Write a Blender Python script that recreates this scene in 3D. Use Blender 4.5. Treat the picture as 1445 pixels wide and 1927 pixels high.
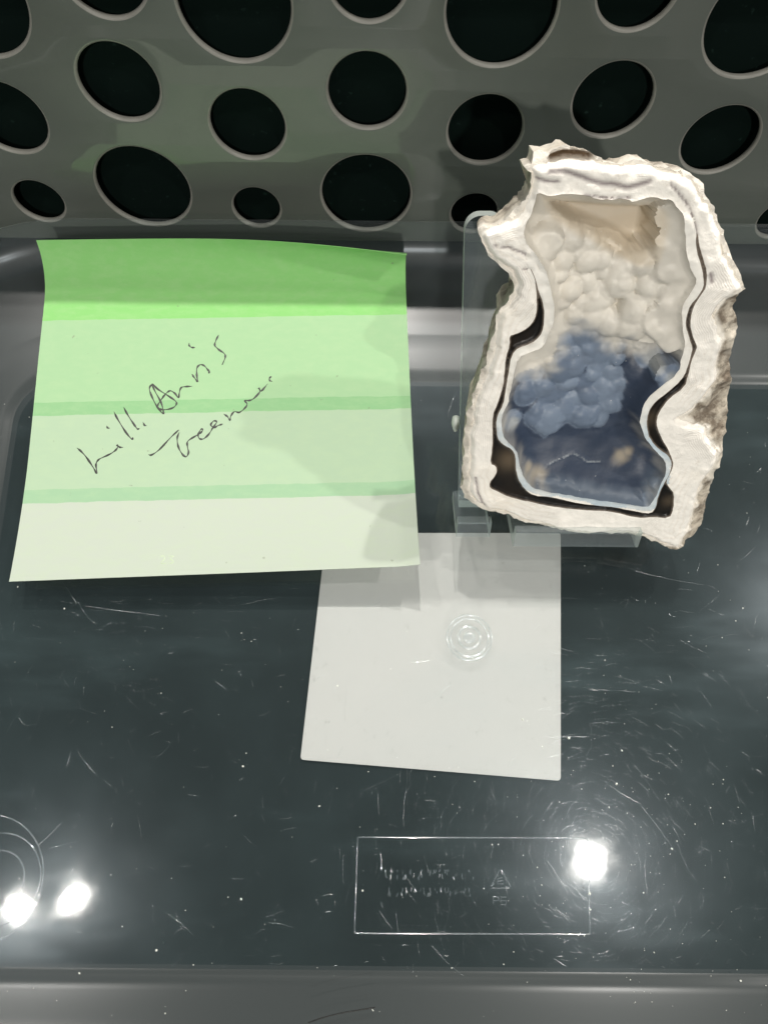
import bpy, bmesh, math, random
import numpy as np
from mathutils import Vector, Matrix
from mathutils.geometry import delaunay_2d_cdt

for o in list(bpy.data.objects):
    bpy.data.objects.remove(o)
random.seed(7)
rng = np.random.default_rng(7)
S = 0.001                                   # all lengths below are in millimetres
scene = bpy.context.scene
col = scene.collection

# ------------------------------------------------------------------ camera
FPX, PITCH, CAM_H, ROLL = 1340.0, math.radians(75), 134.5, math.radians(0.5)
PW, PH = 1445.0, 1927.0
cam_d = bpy.data.cameras.new('camera')
cam_d.sensor_fit = 'HORIZONTAL'; cam_d.sensor_width = 36.0
cam_d.lens = 36.0 * FPX / PW
cam_d.clip_start = 0.005; cam_d.clip_end = 20
cam = bpy.data.objects.new('camera', cam_d); col.objects.link(cam)
RM = Matrix.Rotation(math.pi / 2 - PITCH, 3, 'X') @ Matrix.Rotation(ROLL, 3, 'Z')
cam.matrix_world = Matrix.Translation((0, 0, CAM_H * S)) @ RM.to_4x4()
scene.camera = cam
R = np.array(RM); CAM = np.array([0, 0, CAM_H])
def ray(x, y):
    return R @ np.array([(x - PW / 2) / FPX, -(y - PH / 2) / FPX, -1.0])
def onz(x, y, z=0.0):                       # the point of the level z seen at a spot of the photograph
    d = ray(x, y); return CAM + d * (z - CAM_H) / d[2]
def onpl(x, y, p0, n):
    d = ray(x, y); return CAM + d * (np.dot(np.array(p0) - CAM, n) / np.dot(d, n))
def proj(p):
    q = (np.asarray(p) - CAM) @ R
    return np.stack([PW / 2 - FPX * q[..., 0] / q[..., 2], PH / 2 + FPX * q[..., 1] / q[..., 2]], -1)

# ------------------------------------------------------------------ light
world = bpy.data.worlds.new('World'); scene.world = world; world.use_nodes = True
bgn = world.node_tree.nodes['Background']
bgn.inputs[0].default_value = (0.80, 1.0, 1.0, 1); bgn.inputs[1].default_value = 0.09
def lamp(name, direction, watts, radius, dist=1.4, colour=(1.0, 0.955, 0.89), base=(10, 20, 0)):
    d = np.array(direction, float); d /= np.linalg.norm(d)
    l = bpy.data.lights.new(name, 'POINT'); l.energy = watts; l.shadow_soft_size = radius; l.color = colour
    o = bpy.data.objects.new(name, l); col.objects.link(o)
    o.location = Vector(np.array(base) * S + d * dist); return o
def mirror_dir(x, y):                       # a ceiling spot whose reflection in the floor is seen there
    d = ray(x, y); return (d[0], d[1], -d[2])
lamp('spot_lamp', mirror_dir(1115, 1618), 15, 0.010, base=onz(1115, 1618))
lamp('spot_lamp', mirror_dir(135, 1695), 6, 0.013, base=onz(135, 1695))
lamp('spot_lamp', mirror_dir(35, 1712), 6, 0.013, base=onz(35, 1712))
lamp('spot_lamp', (-0.45, 0.60, 1.0), 12, 0.014)
lamp('spot_lamp', (-0.06, 0.655, 1.0), 40, 0.014)
lamp('spot_lamp', (0.30, 0.66, 1.0), 29, 0.014)
lamp('spot_lamp', (0.72, 0.16, 1.0), 19, 0.016)
lamp('spot_lamp', (0.05, -1.10, 1.0), 35, 0.016)  # added fill from behind the camera, brightens the face of the stone
scene.view_settings.view_transform = 'Standard'; scene.view_settings.look = 'None'
scene.view_settings.exposure = 0.0; scene.view_settings.gamma = 1.0
scene.render.engine = 'CYCLES'
cy = scene.cycles
cy.use_denoising = True; cy.max_bounces = 12; cy.transparent_max_bounces = 24; cy.glossy_bounces = 4
cy.sample_clamp_indirect = 6.0

# ------------------------------------------------------------------ helpers
def obj(name, verts, faces, mats, parent=None, smooth=None, local=False):
    me = bpy.data.meshes.new(name)
    v = np.asarray(verts, float)
    me.from_pydata((v * S).tolist(), [], [tuple(f) for f in faces])
    if not isinstance(mats, (list, tuple)): mats = [mats]
    for m in mats: me.materials.append(m)
    me.update()
    if smooth is not None:
        for p in me.polygons: p.use_smooth = True
        if smooth < 179: me.set_sharp_from_angle(angle=math.radians(smooth))
    o = bpy.data.objects.new(name, me); col.objects.link(o)
    if parent is not None: o.parent = parent
    return o
def empty(name, loc=(0, 0, 0)):
    o = bpy.data.objects.new(name, None); col.objects.link(o)
    o.location = Vector(loc) * S; o.empty_display_size = 0.01; return o
def tag(o, label, cat=None, kind=None):
    o['label'] = label
    if cat: o['category'] = cat
    if kind: o['kind'] = kind
    return o
def attr(o, name, vals):
    a = o.data.attributes.new(name, 'FLOAT', 'POINT'); a.data.foreach_set('value', np.asarray(vals, np.float32))
def smoothstep(e0, e1, x):
    t = np.clip((x - e0) / (e1 - e0), 0, 1); return t * t * (3 - 2 * t)

class Noise:                                # smooth value noise for shapes
    def __init__(self, seed): self.g = np.random.default_rng(seed).random((64, 64, 1))[:, :, 0]
    def __call__(self, x, y, f):
        x = np.asarray(x) * f; y = np.asarray(y) * f
        i = np.floor(x).astype(int); j = np.floor(y).astype(int); u = x - i; v = y - j
        u = u * u * (3 - 2 * u); v = v * v * (3 - 2 * v); g = self.g
        a = g[i % 64, j % 64]; b = g[(i + 1) % 64, j % 64]; c = g[i % 64, (j + 1) % 64]; d = g[(i + 1) % 64, (j + 1) % 64]
        return (a * (1 - u) + b * u) * (1 - v) + (c * (1 - u) + d * u) * v - 0.5
    def fbm(self, x, y, f, n=3):
        return sum(self(x + 3.7 * k, y - 5.1 * k, f * 2 ** k) / 2 ** k for k in range(n))

# ------------------------------------------------------------------ materials
class NT:
    def __init__(self, name):
        self.m = bpy.data.materials.new(name); self.m.use_nodes = True
        self.t = self.m.node_tree; self.t.nodes.clear()
        self.out = self.n('ShaderNodeOutputMaterial')
    def n(self, typ, **kw):
        nd = self.t.nodes.new(typ)
        for k, v in kw.items(): setattr(nd, k, v)
        return nd
    def set(self, sock, v):
        if isinstance(v, bpy.types.NodeSocket): self.t.links.new(v, sock)
        elif isinstance(v, (tuple, list)) and len(v) == 3 and sock.type == 'RGBA': sock.default_value = (*v, 1)
        else: sock.default_value = v
        return sock
    def coord(self): return self.n('ShaderNodeTexCoord').outputs['Object']
    def mapping(self, vec, scale=(1, 1, 1), rot=(0, 0, 0)):
        m = self.n('ShaderNodeMapping'); self.set(m.inputs['Vector'], vec)
        m.inputs['Scale'].default_value = scale; m.inputs['Rotation'].default_value = rot; return m.outputs[0]
    def noise(self, vec, scale, detail=3, rough=0.55, dist=0.0):
        x = self.n('ShaderNodeTexNoise'); self.set(x.inputs['Vector'], vec); x.inputs['Scale'].default_value = scale
        x.inputs['Detail'].default_value = detail; x.inputs['Roughness'].default_value = rough; x.inputs['Distortion'].default_value = dist
        return x.outputs['Fac']
    def math(self, op, a, b=0.0, c=None, clamp=False):
        x = self.n('ShaderNodeMath', operation=op, use_clamp=clamp); self.set(x.inputs[0], a); self.set(x.inputs[1], b)
        if c is not None: self.set(x.inputs[2], c)
        return x.outputs[0]
    def rng(self, v, a, b, c=0.0, d=1.0):
        x = self.n('ShaderNodeMapRange', interpolation_type='SMOOTHSTEP'); self.set(x.inputs[0], v)
        for i, q in enumerate((a, b, c, d)): x.inputs[i + 1].default_value = q
        return x.outputs[0]
    def mix(self, f, a, b):
        x = self.n('ShaderNodeMix', data_type='RGBA'); self.set(x.inputs[0], f); self.set(x.inputs[6], a); self.set(x.inputs[7], b)
        return x.outputs[2]
    def attr(self, name): return self.n('ShaderNodeAttribute', attribute_name=name).outputs['Fac']
    def bump(self, h, strength, dist):
        x = self.n('ShaderNodeBump'); self.set(x.inputs['Height'], h); x.inputs['Strength'].default_value = strength
        x.inputs['Distance'].default_value = dist; return x.outputs[0]
    def principled(self, **kw):
        p = self.n('ShaderNodeBsdfPrincipled')
        for k, v in kw.items(): self.set(p.inputs[k.replace('_', ' ')], v)
        return p.outputs[0]
    def mixs(self, f, a, b):
        x = self.n('ShaderNodeMixShader'); self.set(x.inputs[0], f); self.set(x.inputs[1], a); self.set(x.inputs[2], b); return x.outputs[0]
    def done(self, sh): self.t.links.new(sh, self.out.inputs[0]); return self.m

def clear_plastic(name, tint=(0.96, 0.98, 0.98), haze=0.012, rough=0.035, haze_col=(0.75, 0.85, 0.9), f0=0.04, broad=0.02, wav=0.0):
    t = NT(name)
    lw = t.n('ShaderNodeLayerWeight'); lw.inputs['Blend'].default_value = 0.5
    sch = t.math('MULTIPLY_ADD', t.math('POWER', lw.outputs['Facing'], 5.0), 1 - f0, f0)
    tr = t.n('ShaderNodeBsdfTransparent'); t.set(tr.inputs[0], tint)
    g1 = t.n('ShaderNodeBsdfGlossy'); g1.inputs['Roughness'].default_value = rough; t.set(g1.inputs[0], (1, 1, 1))
    g2 = t.n('ShaderNodeBsdfGlossy'); g2.inputs['Roughness'].default_value = 0.22; t.set(g2.inputs[0], (0.8, 0.9, 1))
    df = t.n('ShaderNodeBsdfDiffuse'); t.set(df.inputs[0], haze_col)
    if wav:
        nb = t.bump(t.noise(t.coord(), 130, 3), wav, 0.0006)
        t.set(g1.inputs['Normal'], nb)
    c = t.coord()
    if wav: t.set(g1.inputs['Roughness'], t.rng(t.noise(c, 160, 4, .7), .35, .7, .03, .06))
    s = t.mixs(sch, tr.outputs[0], g1.outputs[0])
    sm = 1.0 if not wav else t.math('ADD', t.rng(t.noise(c, 28, 4, 0.6), 0.3, 0.75, 0.5, 1.4), t.rng(t.noise(t.mapping(c, (14, 60, 14), (0, 0, -0.6)), 1.0, 4, 0.6), 0.50, 0.72, 0.0, 1.3))        # finger smears and fine wear; diagonal streaks paint in a soft reflection
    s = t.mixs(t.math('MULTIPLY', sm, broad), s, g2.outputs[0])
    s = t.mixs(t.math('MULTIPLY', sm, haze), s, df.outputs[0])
    return t.done(s)

M = {}
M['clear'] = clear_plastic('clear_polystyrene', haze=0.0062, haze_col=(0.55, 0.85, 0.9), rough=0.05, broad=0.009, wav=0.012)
M['clear_wall'] = clear_plastic('clear_polystyrene_wall', haze=0.012, rough=0.42, broad=0.005, f0=0.012)
M['clear_satin'] = clear_plastic('satin_polystyrene_rim', haze=0.011, rough=0.26, haze_col=(0.8, 0.82, 0.76), broad=0.004, f0=0.03)
M['ridge'] = clear_plastic('moulded_ridge', haze=0.05, rough=0.10, f0=0.16, broad=0.06)
M['lettering'] = clear_plastic('moulded_lettering', haze=0.05, rough=0.16, f0=0.20, broad=0.08)
M['acrylic'] = clear_plastic('clear_acrylic', tint=(0.95, 0.965, 0.96), haze=0.05, rough=0.03, broad=0.03)
M['acrylic_edge'] = clear_plastic('acrylic_edge', tint=(0.72, 0.80, 0.77), haze=0.45, rough=0.15, haze_col=(0.75, 0.82, 0.78), f0=0.14, broad=0.10)

t = NT('scratch_gloss')
g = t.n('ShaderNodeBsdfGlossy'); g.inputs['Roughness'].default_value = 0.20; t.set(g.inputs[0], (0.92, 0.97, 1))
tr = t.n('ShaderNodeBsdfTransparent')
M['scratch'] = t.done(t.mixs(0.23, tr.outputs[0], g.outputs[0]))
t = NT('dust_fleck'); M['dust'] = t.done(t.principled(Base_Color=t.mix(t.noise(t.coord(), 900), (0.38, 0.40, 0.36), (0.85, 0.86, 0.8)), Roughness=0.6))

t = NT('black_bin_plastic'); c = t.coord()
n1 = t.noise(c, 900, 3, 0.6); n2 = t.noise(c, 35, 4)
M['bin'] = t.done(t.principled(Base_Color=t.mix(n2, (0.076, 0.088, 0.076), (0.102, 0.112, 0.098)), Roughness=0.42, Coat_Weight=0.9, Coat_Roughness=0.05,
                               Normal=t.bump(n1, 0.25, 0.0001)))
t = NT('black_bin_floor'); c = t.coord()
M['bin_floor'] = t.done(t.principled(Base_Color=t.mix(t.noise(c, 30, 4), (0.0065, 0.0105, 0.0115), (0.010, 0.0145, 0.0155)), Roughness=0.6, Specular_IOR_Level=0.12))
t = NT('dark_sheet'); c = t.coord()
sp = t.rng(t.noise(c, 700, 2), 0.66, 0.8)
M['dark'] = t.done(t.principled(Base_Color=t.mix(sp, (0.0016, 0.0058, 0.0046), (0.010, 0.022, 0.018)), Roughness=0.95, Specular_IOR_Level=0.1))
t = NT('white_card'); c = t.coord()
M['card'] = t.done(t.principled(Base_Color=t.mix(t.rng(t.noise(c, 420, 4, 0.7), 0.62, 0.74), (0.53, 0.50, 0.485), (0.43, 0.40, 0.385)), Roughness=0.7,
                                Normal=t.bump(t.noise(c, 1500), 0.1, 0.0001)))

# ------------------------------------------------------------------ backdrop, black perforated bin
_b = lambda z, k: 100 + .2 * z + 4.2 + k
bd = obj('backdrop', [(q, _b(z, k), z) for k in (0, 3) for q, z in ((-165, -6.5), (185, -6.5), (185, 54.5), (-165, 54.5))],
         [(0, 1, 2, 3), (7, 6, 5, 4), (0, 4, 5, 1), (3, 2, 6, 7), (1, 5, 6, 2), (0, 3, 7, 4)], M['dark'])  # sheet added to keep the holes dark and stop lamplight through them
tag(bd, 'added dark sheet behind the holes of the bin, stopping light', None, 'structure')

WALL_LEAN = math.atan(0.2); WY0 = 100.0
wn = np.array([0, -math.cos(WALL_LEAN), math.sin(WALL_LEAN)]); wu = np.array([0, math.sin(WALL_LEAN), math.cos(WALL_LEAN)])
wp0 = np.array([0, WY0, 0])
HOLES = [(223, 155, 14.3), (270, 353, 19), (73, 378, 10.2), (691, 172, 14.3), (689, 366, 18.6), (913, 245, 14.2), (466, 235, 14.2), (483, 390, 10),
         (892, 401, 10), (1153, 189, 14.4), (1355, 264, 14.2), (440, 6, 18.6), (944, 18, 18.2), (-66, -6, 19), (12, 222, 14.4), (188, -58, 14.3),
         (693, -42, 13), (1203, -24, 13), (1440, 38, 18.8), (1472, 412, 10)]
bin_o = empty('perforated_bin', (0, 30, -6))
tag(bin_o, 'black plastic bin with a back wall of round holes in three sizes', 'bin')
cu = bpy.data.curves.new('wall_outline', 'CURVE'); cu.dimensions = '2D'; cu.fill_mode = 'BOTH'
BEV = 0.62
def add_poly(pts):
    sp = cu.splines.new('POLY'); sp.points.add(len(pts) - 1)
    for q, p in zip(sp.points, pts): q.co = (p[0] * S, p[1] * S, 0, 1)
    sp.use_cyclic_u = True
add_poly([(-170, -7), (190, -7), (190, 51.0), (-170, 51.0)])
for hx, hy, dia in HOLES:
    p = onpl(hx, hy + 2, wp0, wn) - wp0
    cxx, cyy, rr = p[0], float(np.dot(p, wu)), dia / 2 + BEV - 0.15
    ps = [(cxx + rr * math.cos(-k * 2 * math.pi / 72 + math.pi / 2), cyy + rr * math.sin(-k * 2 * math.pi / 72 + math.pi / 2)) for k in range(72)]
    ps = [p for p in ps if p[1] < 48.9]         # hole tops cut below the unseen wall top, so its shadow stays straight
    if len(ps) > 8: add_poly(ps)
cu.extrude = 0.08 * S; cu.bevel_depth = BEV * S; cu.bevel_resolution = 5
tmp = bpy.data.objects.new('tmp', cu); col.objects.link(tmp)
dg = bpy.context.evaluated_depsgraph_get()
me = bpy.data.meshes.new_from_object(tmp.evaluated_get(dg)); bpy.data.objects.remove(tmp)
me.name = 'back_wall'; me.materials.clear(); me.materials.append(M['bin'])
bmm = bmesh.new(); bmm.from_mesh(me); bmesh.ops.remove_doubles(bmm, verts=bmm.verts, dist=1e-6); bmm.to_mesh(me); bmm.free()
t = NT('pale_hole_rim'); c = t.coord()  # rim faces coloured paler than the wall
me.materials.append(t.done(t.principled(Base_Color=t.mix(t.noise(c, 300, 3), (0.15, 0.148, 0.132), (0.25, 0.245, 0.22)), Roughness=0.5)))
for p in me.polygons:
    p.use_smooth = True
    if abs(p.normal.z) < 0.94: p.material_index = 1
me.set_sharp_from_angle(angle=math.radians(50))
bw = bpy.data.objects.new('back_wall', me); col.objects.link(bw); bw.parent = bin_o
mw = Matrix(((1, 0, 0), (0, wu[1], wn[1]), (0, wu[2], wn[2]))).to_4x4()
bw.matrix_local = Matrix.Translation(Vector((wp0 - np.array([0, 30, -6]) - wn * 0.9) * S)) @ mw
fl = [(-170, -90, -3.2), (190, -90, -3.2), (190, 104, -3.2), (-170, 104, -3.2), (-170, -90, -6), (190, -90, -6), (190, 104, -6), (-170, 104, -6)]
o = obj('bin_floor', [np.array(v) - np.array([0, 30, -6]) for v in fl], [(0, 1, 2, 3), (7, 6, 5, 4), (0, 4, 5, 1), (1, 5, 6, 2), (2, 6, 7, 3), (3, 7, 4, 0)], M['bin_floor'], bin_o)

# ------------------------------------------------------------------ clear box standing in the bin
box = empty('clear_box', (12, 10, -2))
tag(box, 'clear scratched plastic box lining the black bin, floor embossed', 'box')
BO = np.array([12, 10, -2.0])
X0, X1, Y0, Y1, RC = -75.6, 104.0, -43.6, 64.2, 10.0
def rr(s, z, n=14):
    r = RC + s; out = []
    for cxx, cyy, a0 in ((X1 - RC, Y1 - RC, 0), (X0 + RC, Y1 - RC, 90), (X0 + RC, Y0 + RC, 180), (X1 - RC, Y0 + RC, 270)):
        for k in range(n + 1):
            a = math.radians(a0 + 90 * k / n); out.append((cxx + r * math.cos(a), cyy + r * math.sin(a), z))
    return out
def arc(c0, c1, r, a0, a1, n): return [(c0 + r * math.cos(math.radians(a0 + (a1 - a0) * k / n)), c1 + r * math.sin(math.radians(a0 + (a1 - a0) * k / n))) for k in range(n + 1)]
inner = [(-0.4, 0.0), (0.0, 0.03), (0.5, 0.18), (1.1, 0.38), (1.7, 0.47), (2.2, 0.5), (2.6, 0.51), (4.6, 0.52), (6.5, 0.53),
         (9.4, 0.54), (9.8, 0.58), (10.4, 0.59), (16, 0.6), (23, 0.6), (25.5, 0.62)] + arc(25.5, 6.6, 6.0, -88, -20, 8) + [(31.5, 6.6), (31.9, 7.2)]
outer = [(32.4, 7.3), (32.9, 6.9)] + arc(25.5, 5.6, 7.6, -2, -90, 8) + [(2.6, -2.0), (-0.4, -2.0)]
prof = inner + outer
V, Fc, MI = [], [], []
for s, z in prof: V += rr(s, z)
nr = len(rr(0, 0))
for i in range(len(prof) - 1):
    for k in range(nr):
        a = i * nr + k; b = i * nr + (k + 1) % nr
        Fc.append((a, b, b + nr, a + nr)); s = prof[i][0]
        MI.append(1 if i < 14 else 2)
Fc.append(tuple(range(nr))); MI.append(0)
Fc.append(tuple(reversed(range((len(prof) - 1) * nr, len(prof) * nr)))); MI.append(0)
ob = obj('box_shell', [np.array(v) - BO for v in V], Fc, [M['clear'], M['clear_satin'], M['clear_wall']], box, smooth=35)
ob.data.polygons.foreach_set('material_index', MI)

def ridge(pts, w, h, closed=False, seg=4):      # a low half-round bead standing on the box floor
    P = [np.array(p, float) for p in pts]; n = len(P); v, f = [], []
    for i in range(n):
        a = P[(i - 1) % n] if closed or i else P[i]; b = P[(i + 1) % n] if closed or i < n - 1 else P[i]
        d = (b - a)[:2]; d /= np.linalg.norm(d) + 1e-9; nn = np.array([-d[1], d[0]])
        for k in range(seg + 1):
            an = math.pi * k / seg
            q = P[i].copy(); q[:2] += nn * (w * math.cos(an)); q[2] += h * math.sin(an); v.append(q)
    m = seg + 1
    for i in range(n if closed else n - 1):
        for k in range(seg): f.append((i * m + k, ((i + 1) % n) * m + k, ((i + 1) % n) * m + k + 1, i * m + k + 1))
    return v, f
class MB:
    def __init__(self): self.v, self.f = [], []
    def add(self, vf):
        b = len(self.v); self.v += list(vf[0]); self.f += [tuple(i + b for i in q) for q in vf[1]]
    def build(self, name, m, parent, off=(0, 0, 0), smooth=60):
        return obj(name, [np.asarray(q) - np.asarray(off) for q in self.v], self.f, m, parent, smooth)
def circ(c, r, n=64, z=0.0): return [(c[0] + r * math.cos(k * 2 * math.pi / n), c[1] + r * math.sin(k * 2 * math.pi / n), z) for k in range(n)]
# moulded rings: gate mark over the card and a larger foot ring at the left
gc = onz(883, 1200)
for r, w, h in ((4.15, 0.22, 0.20), (3.5, 0.2, 0.12), (2.0, 0.25, 0.14)):
    mb = MB(); mb.add(ridge(circ(gc, r), w, h, True)); mb.build('gate_ring', M['ridge'], box, BO)
mb = MB(); vv = []; ff = []
for i, (r, z) in enumerate(((1.15, 0.0), (1.0, 0.18), (0.6, 0.30), (0.25, 0.2))):
    vv += circ(gc, r, 24, z)
for i in range(3):
    for k in range(24): ff.append((i * 24 + k, i * 24 + (k + 1) % 24, (i + 1) * 24 + (k + 1) % 24, (i + 1) * 24 + k))
ff.append(tuple(range(72, 96))); mb.add((vv, ff)); mb.build('gate_stub', M['ridge'], box, BO)
fc = onz(-4, 1655)
for r, w in ((4.5, 0.13), (7.3, 0.13), (10.2, 0.12)):
    mb = MB(); mb.add(ridge(circ(fc + (np.array([-2.5, 0, 0]) if r > 8 else 0), r, 80), w, 0.10, True)); mb.build('foot_ring', M['ridge'], box, BO)
# embossed recycling label: frame, two lines of worn lettering, triangle with digits
c0, c1, c2, c3 = onz(673, 1576), onz(1106, 1578), onz(1110, 1759), onz(667, 1757)
mb = MB(); q = []
for a, b in ((c0, c1), (c1, c2), (c2, c3), (c3, c0)):
    for k in range(12):
        f = 0.006 + 0.988 * k / 11; q.append(a * (1 - f) + b * f)
mb.add(ridge(q, 0.14, 0.13, True)); mb.build('label_frame', M['ridge'], box, BO)
def stroke_px(mb, pts, w=0.11, h=0.14): mb.add(ridge([onz(*p) for p in pts], w, h))
lr = random.Random(3)
for (xs, xe, ytop, ybot, nch) in ((720, 898, 1637, 1656, 17), (732, 888, 1671, 1688, 15)):
    mb = MB()
    for k in range(nch):                      # rubbed down to stubs: only stems and ends of the letters still stand
        x = xs + (xe - xs) * k / nch; wch = (xe - xs) / nch
        for j in range(lr.choice((1, 2, 2, 3))):
            xx = x + wch * lr.uniform(0, .75); y0 = ytop + (ybot - ytop) * lr.choice((0, 0, .4, .55, .7)); y1 = min(ybot, y0 + (ybot - ytop) * lr.uniform(.18, .6))
            stroke_px(mb, [(xx, y0), (xx + lr.uniform(-1.2, 1.2), (y0 + y1) / 2), (xx + lr.uniform(-2.5, 2.5), y1)], lr.uniform(.07, .15), lr.uniform(.08, .26))
    mb.build('worn_lettering', M['lettering'], box, BO)
mb = MB(); tri = [(942, 1634), (922, 1672), (962, 1672)]
for i in range(3):
    a, b = tri[i], tri[(i + 1) % 3]
    stroke_px(mb, [(a[0] + (b[0] - a[0]) * f, a[1] + (b[1] - a[1]) * f) for f in (0.08, 0.5, 0.88)], 0.13, 0.22)
    m_ = (a[0] + (b[0] - a[0]) * .8, a[1] + (b[1] - a[1]) * .8); cxx, cyy = 942, 1660
    stroke_px(mb, [(m_[0] * 1.0 + (cxx - m_[0]) * .25, m_[1] + (cyy - m_[1]) * .25), (a[0] + (b[0] - a[0]) * .92, a[1] + (b[1] - a[1]) * .92)], 0.12, 0.15)
stroke_px(mb, [(946, 1652), (937, 1654), (936, 1664), (947, 1664), (946, 1658), (937, 1659)], 0.1, 0.15)
mb.build('recycling_triangle', M['lettering'], box, BO)
mb = MB()
for pts in ([(928, 1702), (928, 1688), (938, 1689), (938, 1695), (928, 1696)], [(952, 1689), (942, 1689), (942, 1695), (952, 1696), (952, 1703), (942, 1703)]): stroke_px(mb, pts, 0.11, 0.16)
mb.build('worn_lettering', M['lettering'], box, BO)
mb = MB(); stroke_px(mb, [(716, 1606), (717, 1622), (718, 1638)], 0.10, 0.12); stroke_px(mb, [(717, 1698), (719, 1708)], 0.1, 0.12); mb.build('moulded_tick', M['ridge'], box, BO)

# scratches: thin grooved lines whose flanks catch the spots
mb = MB()
def scratch(px, py, ang, length, w, bend=0.0):
    p = onz(px, py, 0.004); pts = []
    for k in range(5):
        f = (k / 4 - 0.5) * length; a = ang + bend * (k / 4 - 0.5)
        pts.append(p + np.array([math.cos(a) * f, math.sin(a) * f, 0]))
    mb.add(ridge(pts, w, w * 0.5, False, 3))
for i in range(1050):
    px, py = random.uniform(-20, 1460), random.uniform(760, 1825); an = random.uniform(0, math.pi)
    L_ = random.uniform(0.3, 2.0) if random.random() < .9 else random.uniform(2, 7)
    scratch(px, py, an, L_, 0.009 * math.exp(abs(random.gauss(0, .6))), random.uniform(-.3, .3))
glint_mid = onz(1115, 1612)
for i in range(1100):                         # scratches laid in arcs to draw the glint ring round the spot
    rad = abs(random.gauss(0, 24)) + 3.5; th = random.uniform(0, 2 * math.pi); p_ = glint_mid + np.array([rad * math.cos(th), rad * math.sin(th), 0])
    if not (-72 < p_[0] < 98 and -42 < p_[1] < 62): continue
    px, py = proj(p_); L_ = random.uniform(.5, 3.5)
    scratch(px, py, th + math.pi / 2 + random.gauss(0, .25), L_, 0.007 * math.exp(abs(random.gauss(0, .6))), L_ / rad)
for i in range(220):                          # worn zones where things were slid about
    cxp, cyp, sx, sy, am = random.choice(((1170, 1300, 150, 120, 0.0), (800, 1510, 210, 60, 1.45), (210, 1180, 160, 120, -0.1)))
    scratch(random.gauss(cxp, sx * .6), min(1822, random.gauss(cyp, sy * .6)), random.gauss(am, 0.2), random.uniform(0.8, 4.0), random.uniform(0.006, 0.016), random.uniform(-.2, .2))
for px, py, a, L_ in ((1070, 1387, 0.04, 7.6), (1150, 1299, -.03, 8), (1240, 1560, -.95, 9), (1215, 1660, 1.6, 4.5), (760, 1520, 1.5, 6), (1050, 1650, -1.0, 6), (230, 1150, -.12, 14), (415, 1290, -.6, 2.4),
                      (1260, 1090, -.2, 13), (1130, 1360, .1, 3), (640, 1415, 1.1, 2), (600, 1275, .6, 2.5), (700, 1140, .4, 4), (1180, 1500, -.5, 5), (95, 1570, .8, 5), (120, 1590, .25, 5)):
    scratch(px, py, a, L_, 0.035, random.uniform(-.1, .1))
sc = mb.build('scratches', M['scratch'], box, BO, 80); sc['kind'] = 'stuff'
# dust and lint lying in the box
mb = MB()
for i in range(420):
    px, py = random.uniform(0, 1445), random.uniform(730, 1920)
    if random.random() < .35: px, py = random.gauss(1130, 170), random.gauss(1560, 170)
    if py > 1920 or py < 730: continue
    p = onz(px, py, 0.0 if py < 1825 else 0.52); r = min(0.34, 0.04 * math.exp(abs(random.gauss(0, .75)))); ang = random.uniform(0, 6.28); el = random.uniform(.45, 1)
    v = []
    for z, k in ((0.0, 1.0), (0.5, 0.8), (0.9, 0.35)):
        for j in range(5):
            a = j * 2 * math.pi / 5; x, y = r * k * math.cos(a) * random.uniform(.7, 1.2), r * k * el * math.sin(a)
            v.append(p + np.array([x * math.cos(ang) - y * math.sin(ang), x * math.sin(ang) + y * math.cos(ang), z * r * .6]))
    f = [(l * 5 + j, l * 5 + (j + 1) % 5, l * 5 + 5 + (j + 1) % 5, l * 5 + 5 + j) for l in range(2) for j in range(5)] + [(10, 11, 12, 13, 14)]
    mb.add((v, f))
du = mb.build('dust', M['dust'], box, BO, 40); du['kind'] = 'stuff'

# ------------------------------------------------------------------ white card lying under the clear floor
cc = [onz(565, 1430, -2.4), onz(1055, 1470, -2.4), onz(1055, 1003, -2.4), onz(614, 1003, -2.4)]
cb = np.array([10, 10, -2.75]); cv = []
def round_corner(P, r=0.7, n=4):
    out = []
    for i in range(4):
        p = np.array(P[i]); a = np.array(P[i - 1]); b = np.array(P[(i + 1) % 4]); da = (a - p) / np.linalg.norm(a - p); db = (b - p) / np.linalg.norm(b - p)
        for k in range(n + 1):
            f = k / n; out.append(p + da * r * (1 - f) ** 2 + db * r * f ** 2)
    return out
ring = round_corner(cc)
cv = ring + [p + np.array([0, 0, -.3]) for p in ring]; n = len(ring)
cf = [tuple(range(n)), tuple(reversed(range(n, 2 * n)))] + [(i, i + n, (i + 1) % n + n, (i + 1) % n) for i in range(n)]
card = obj('paper_card', [p - cb for p in cv], cf, M['card']); card.location = Vector(cb) * S
tag(card, 'blank white square card lying under the clear box floor', 'card')

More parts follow.
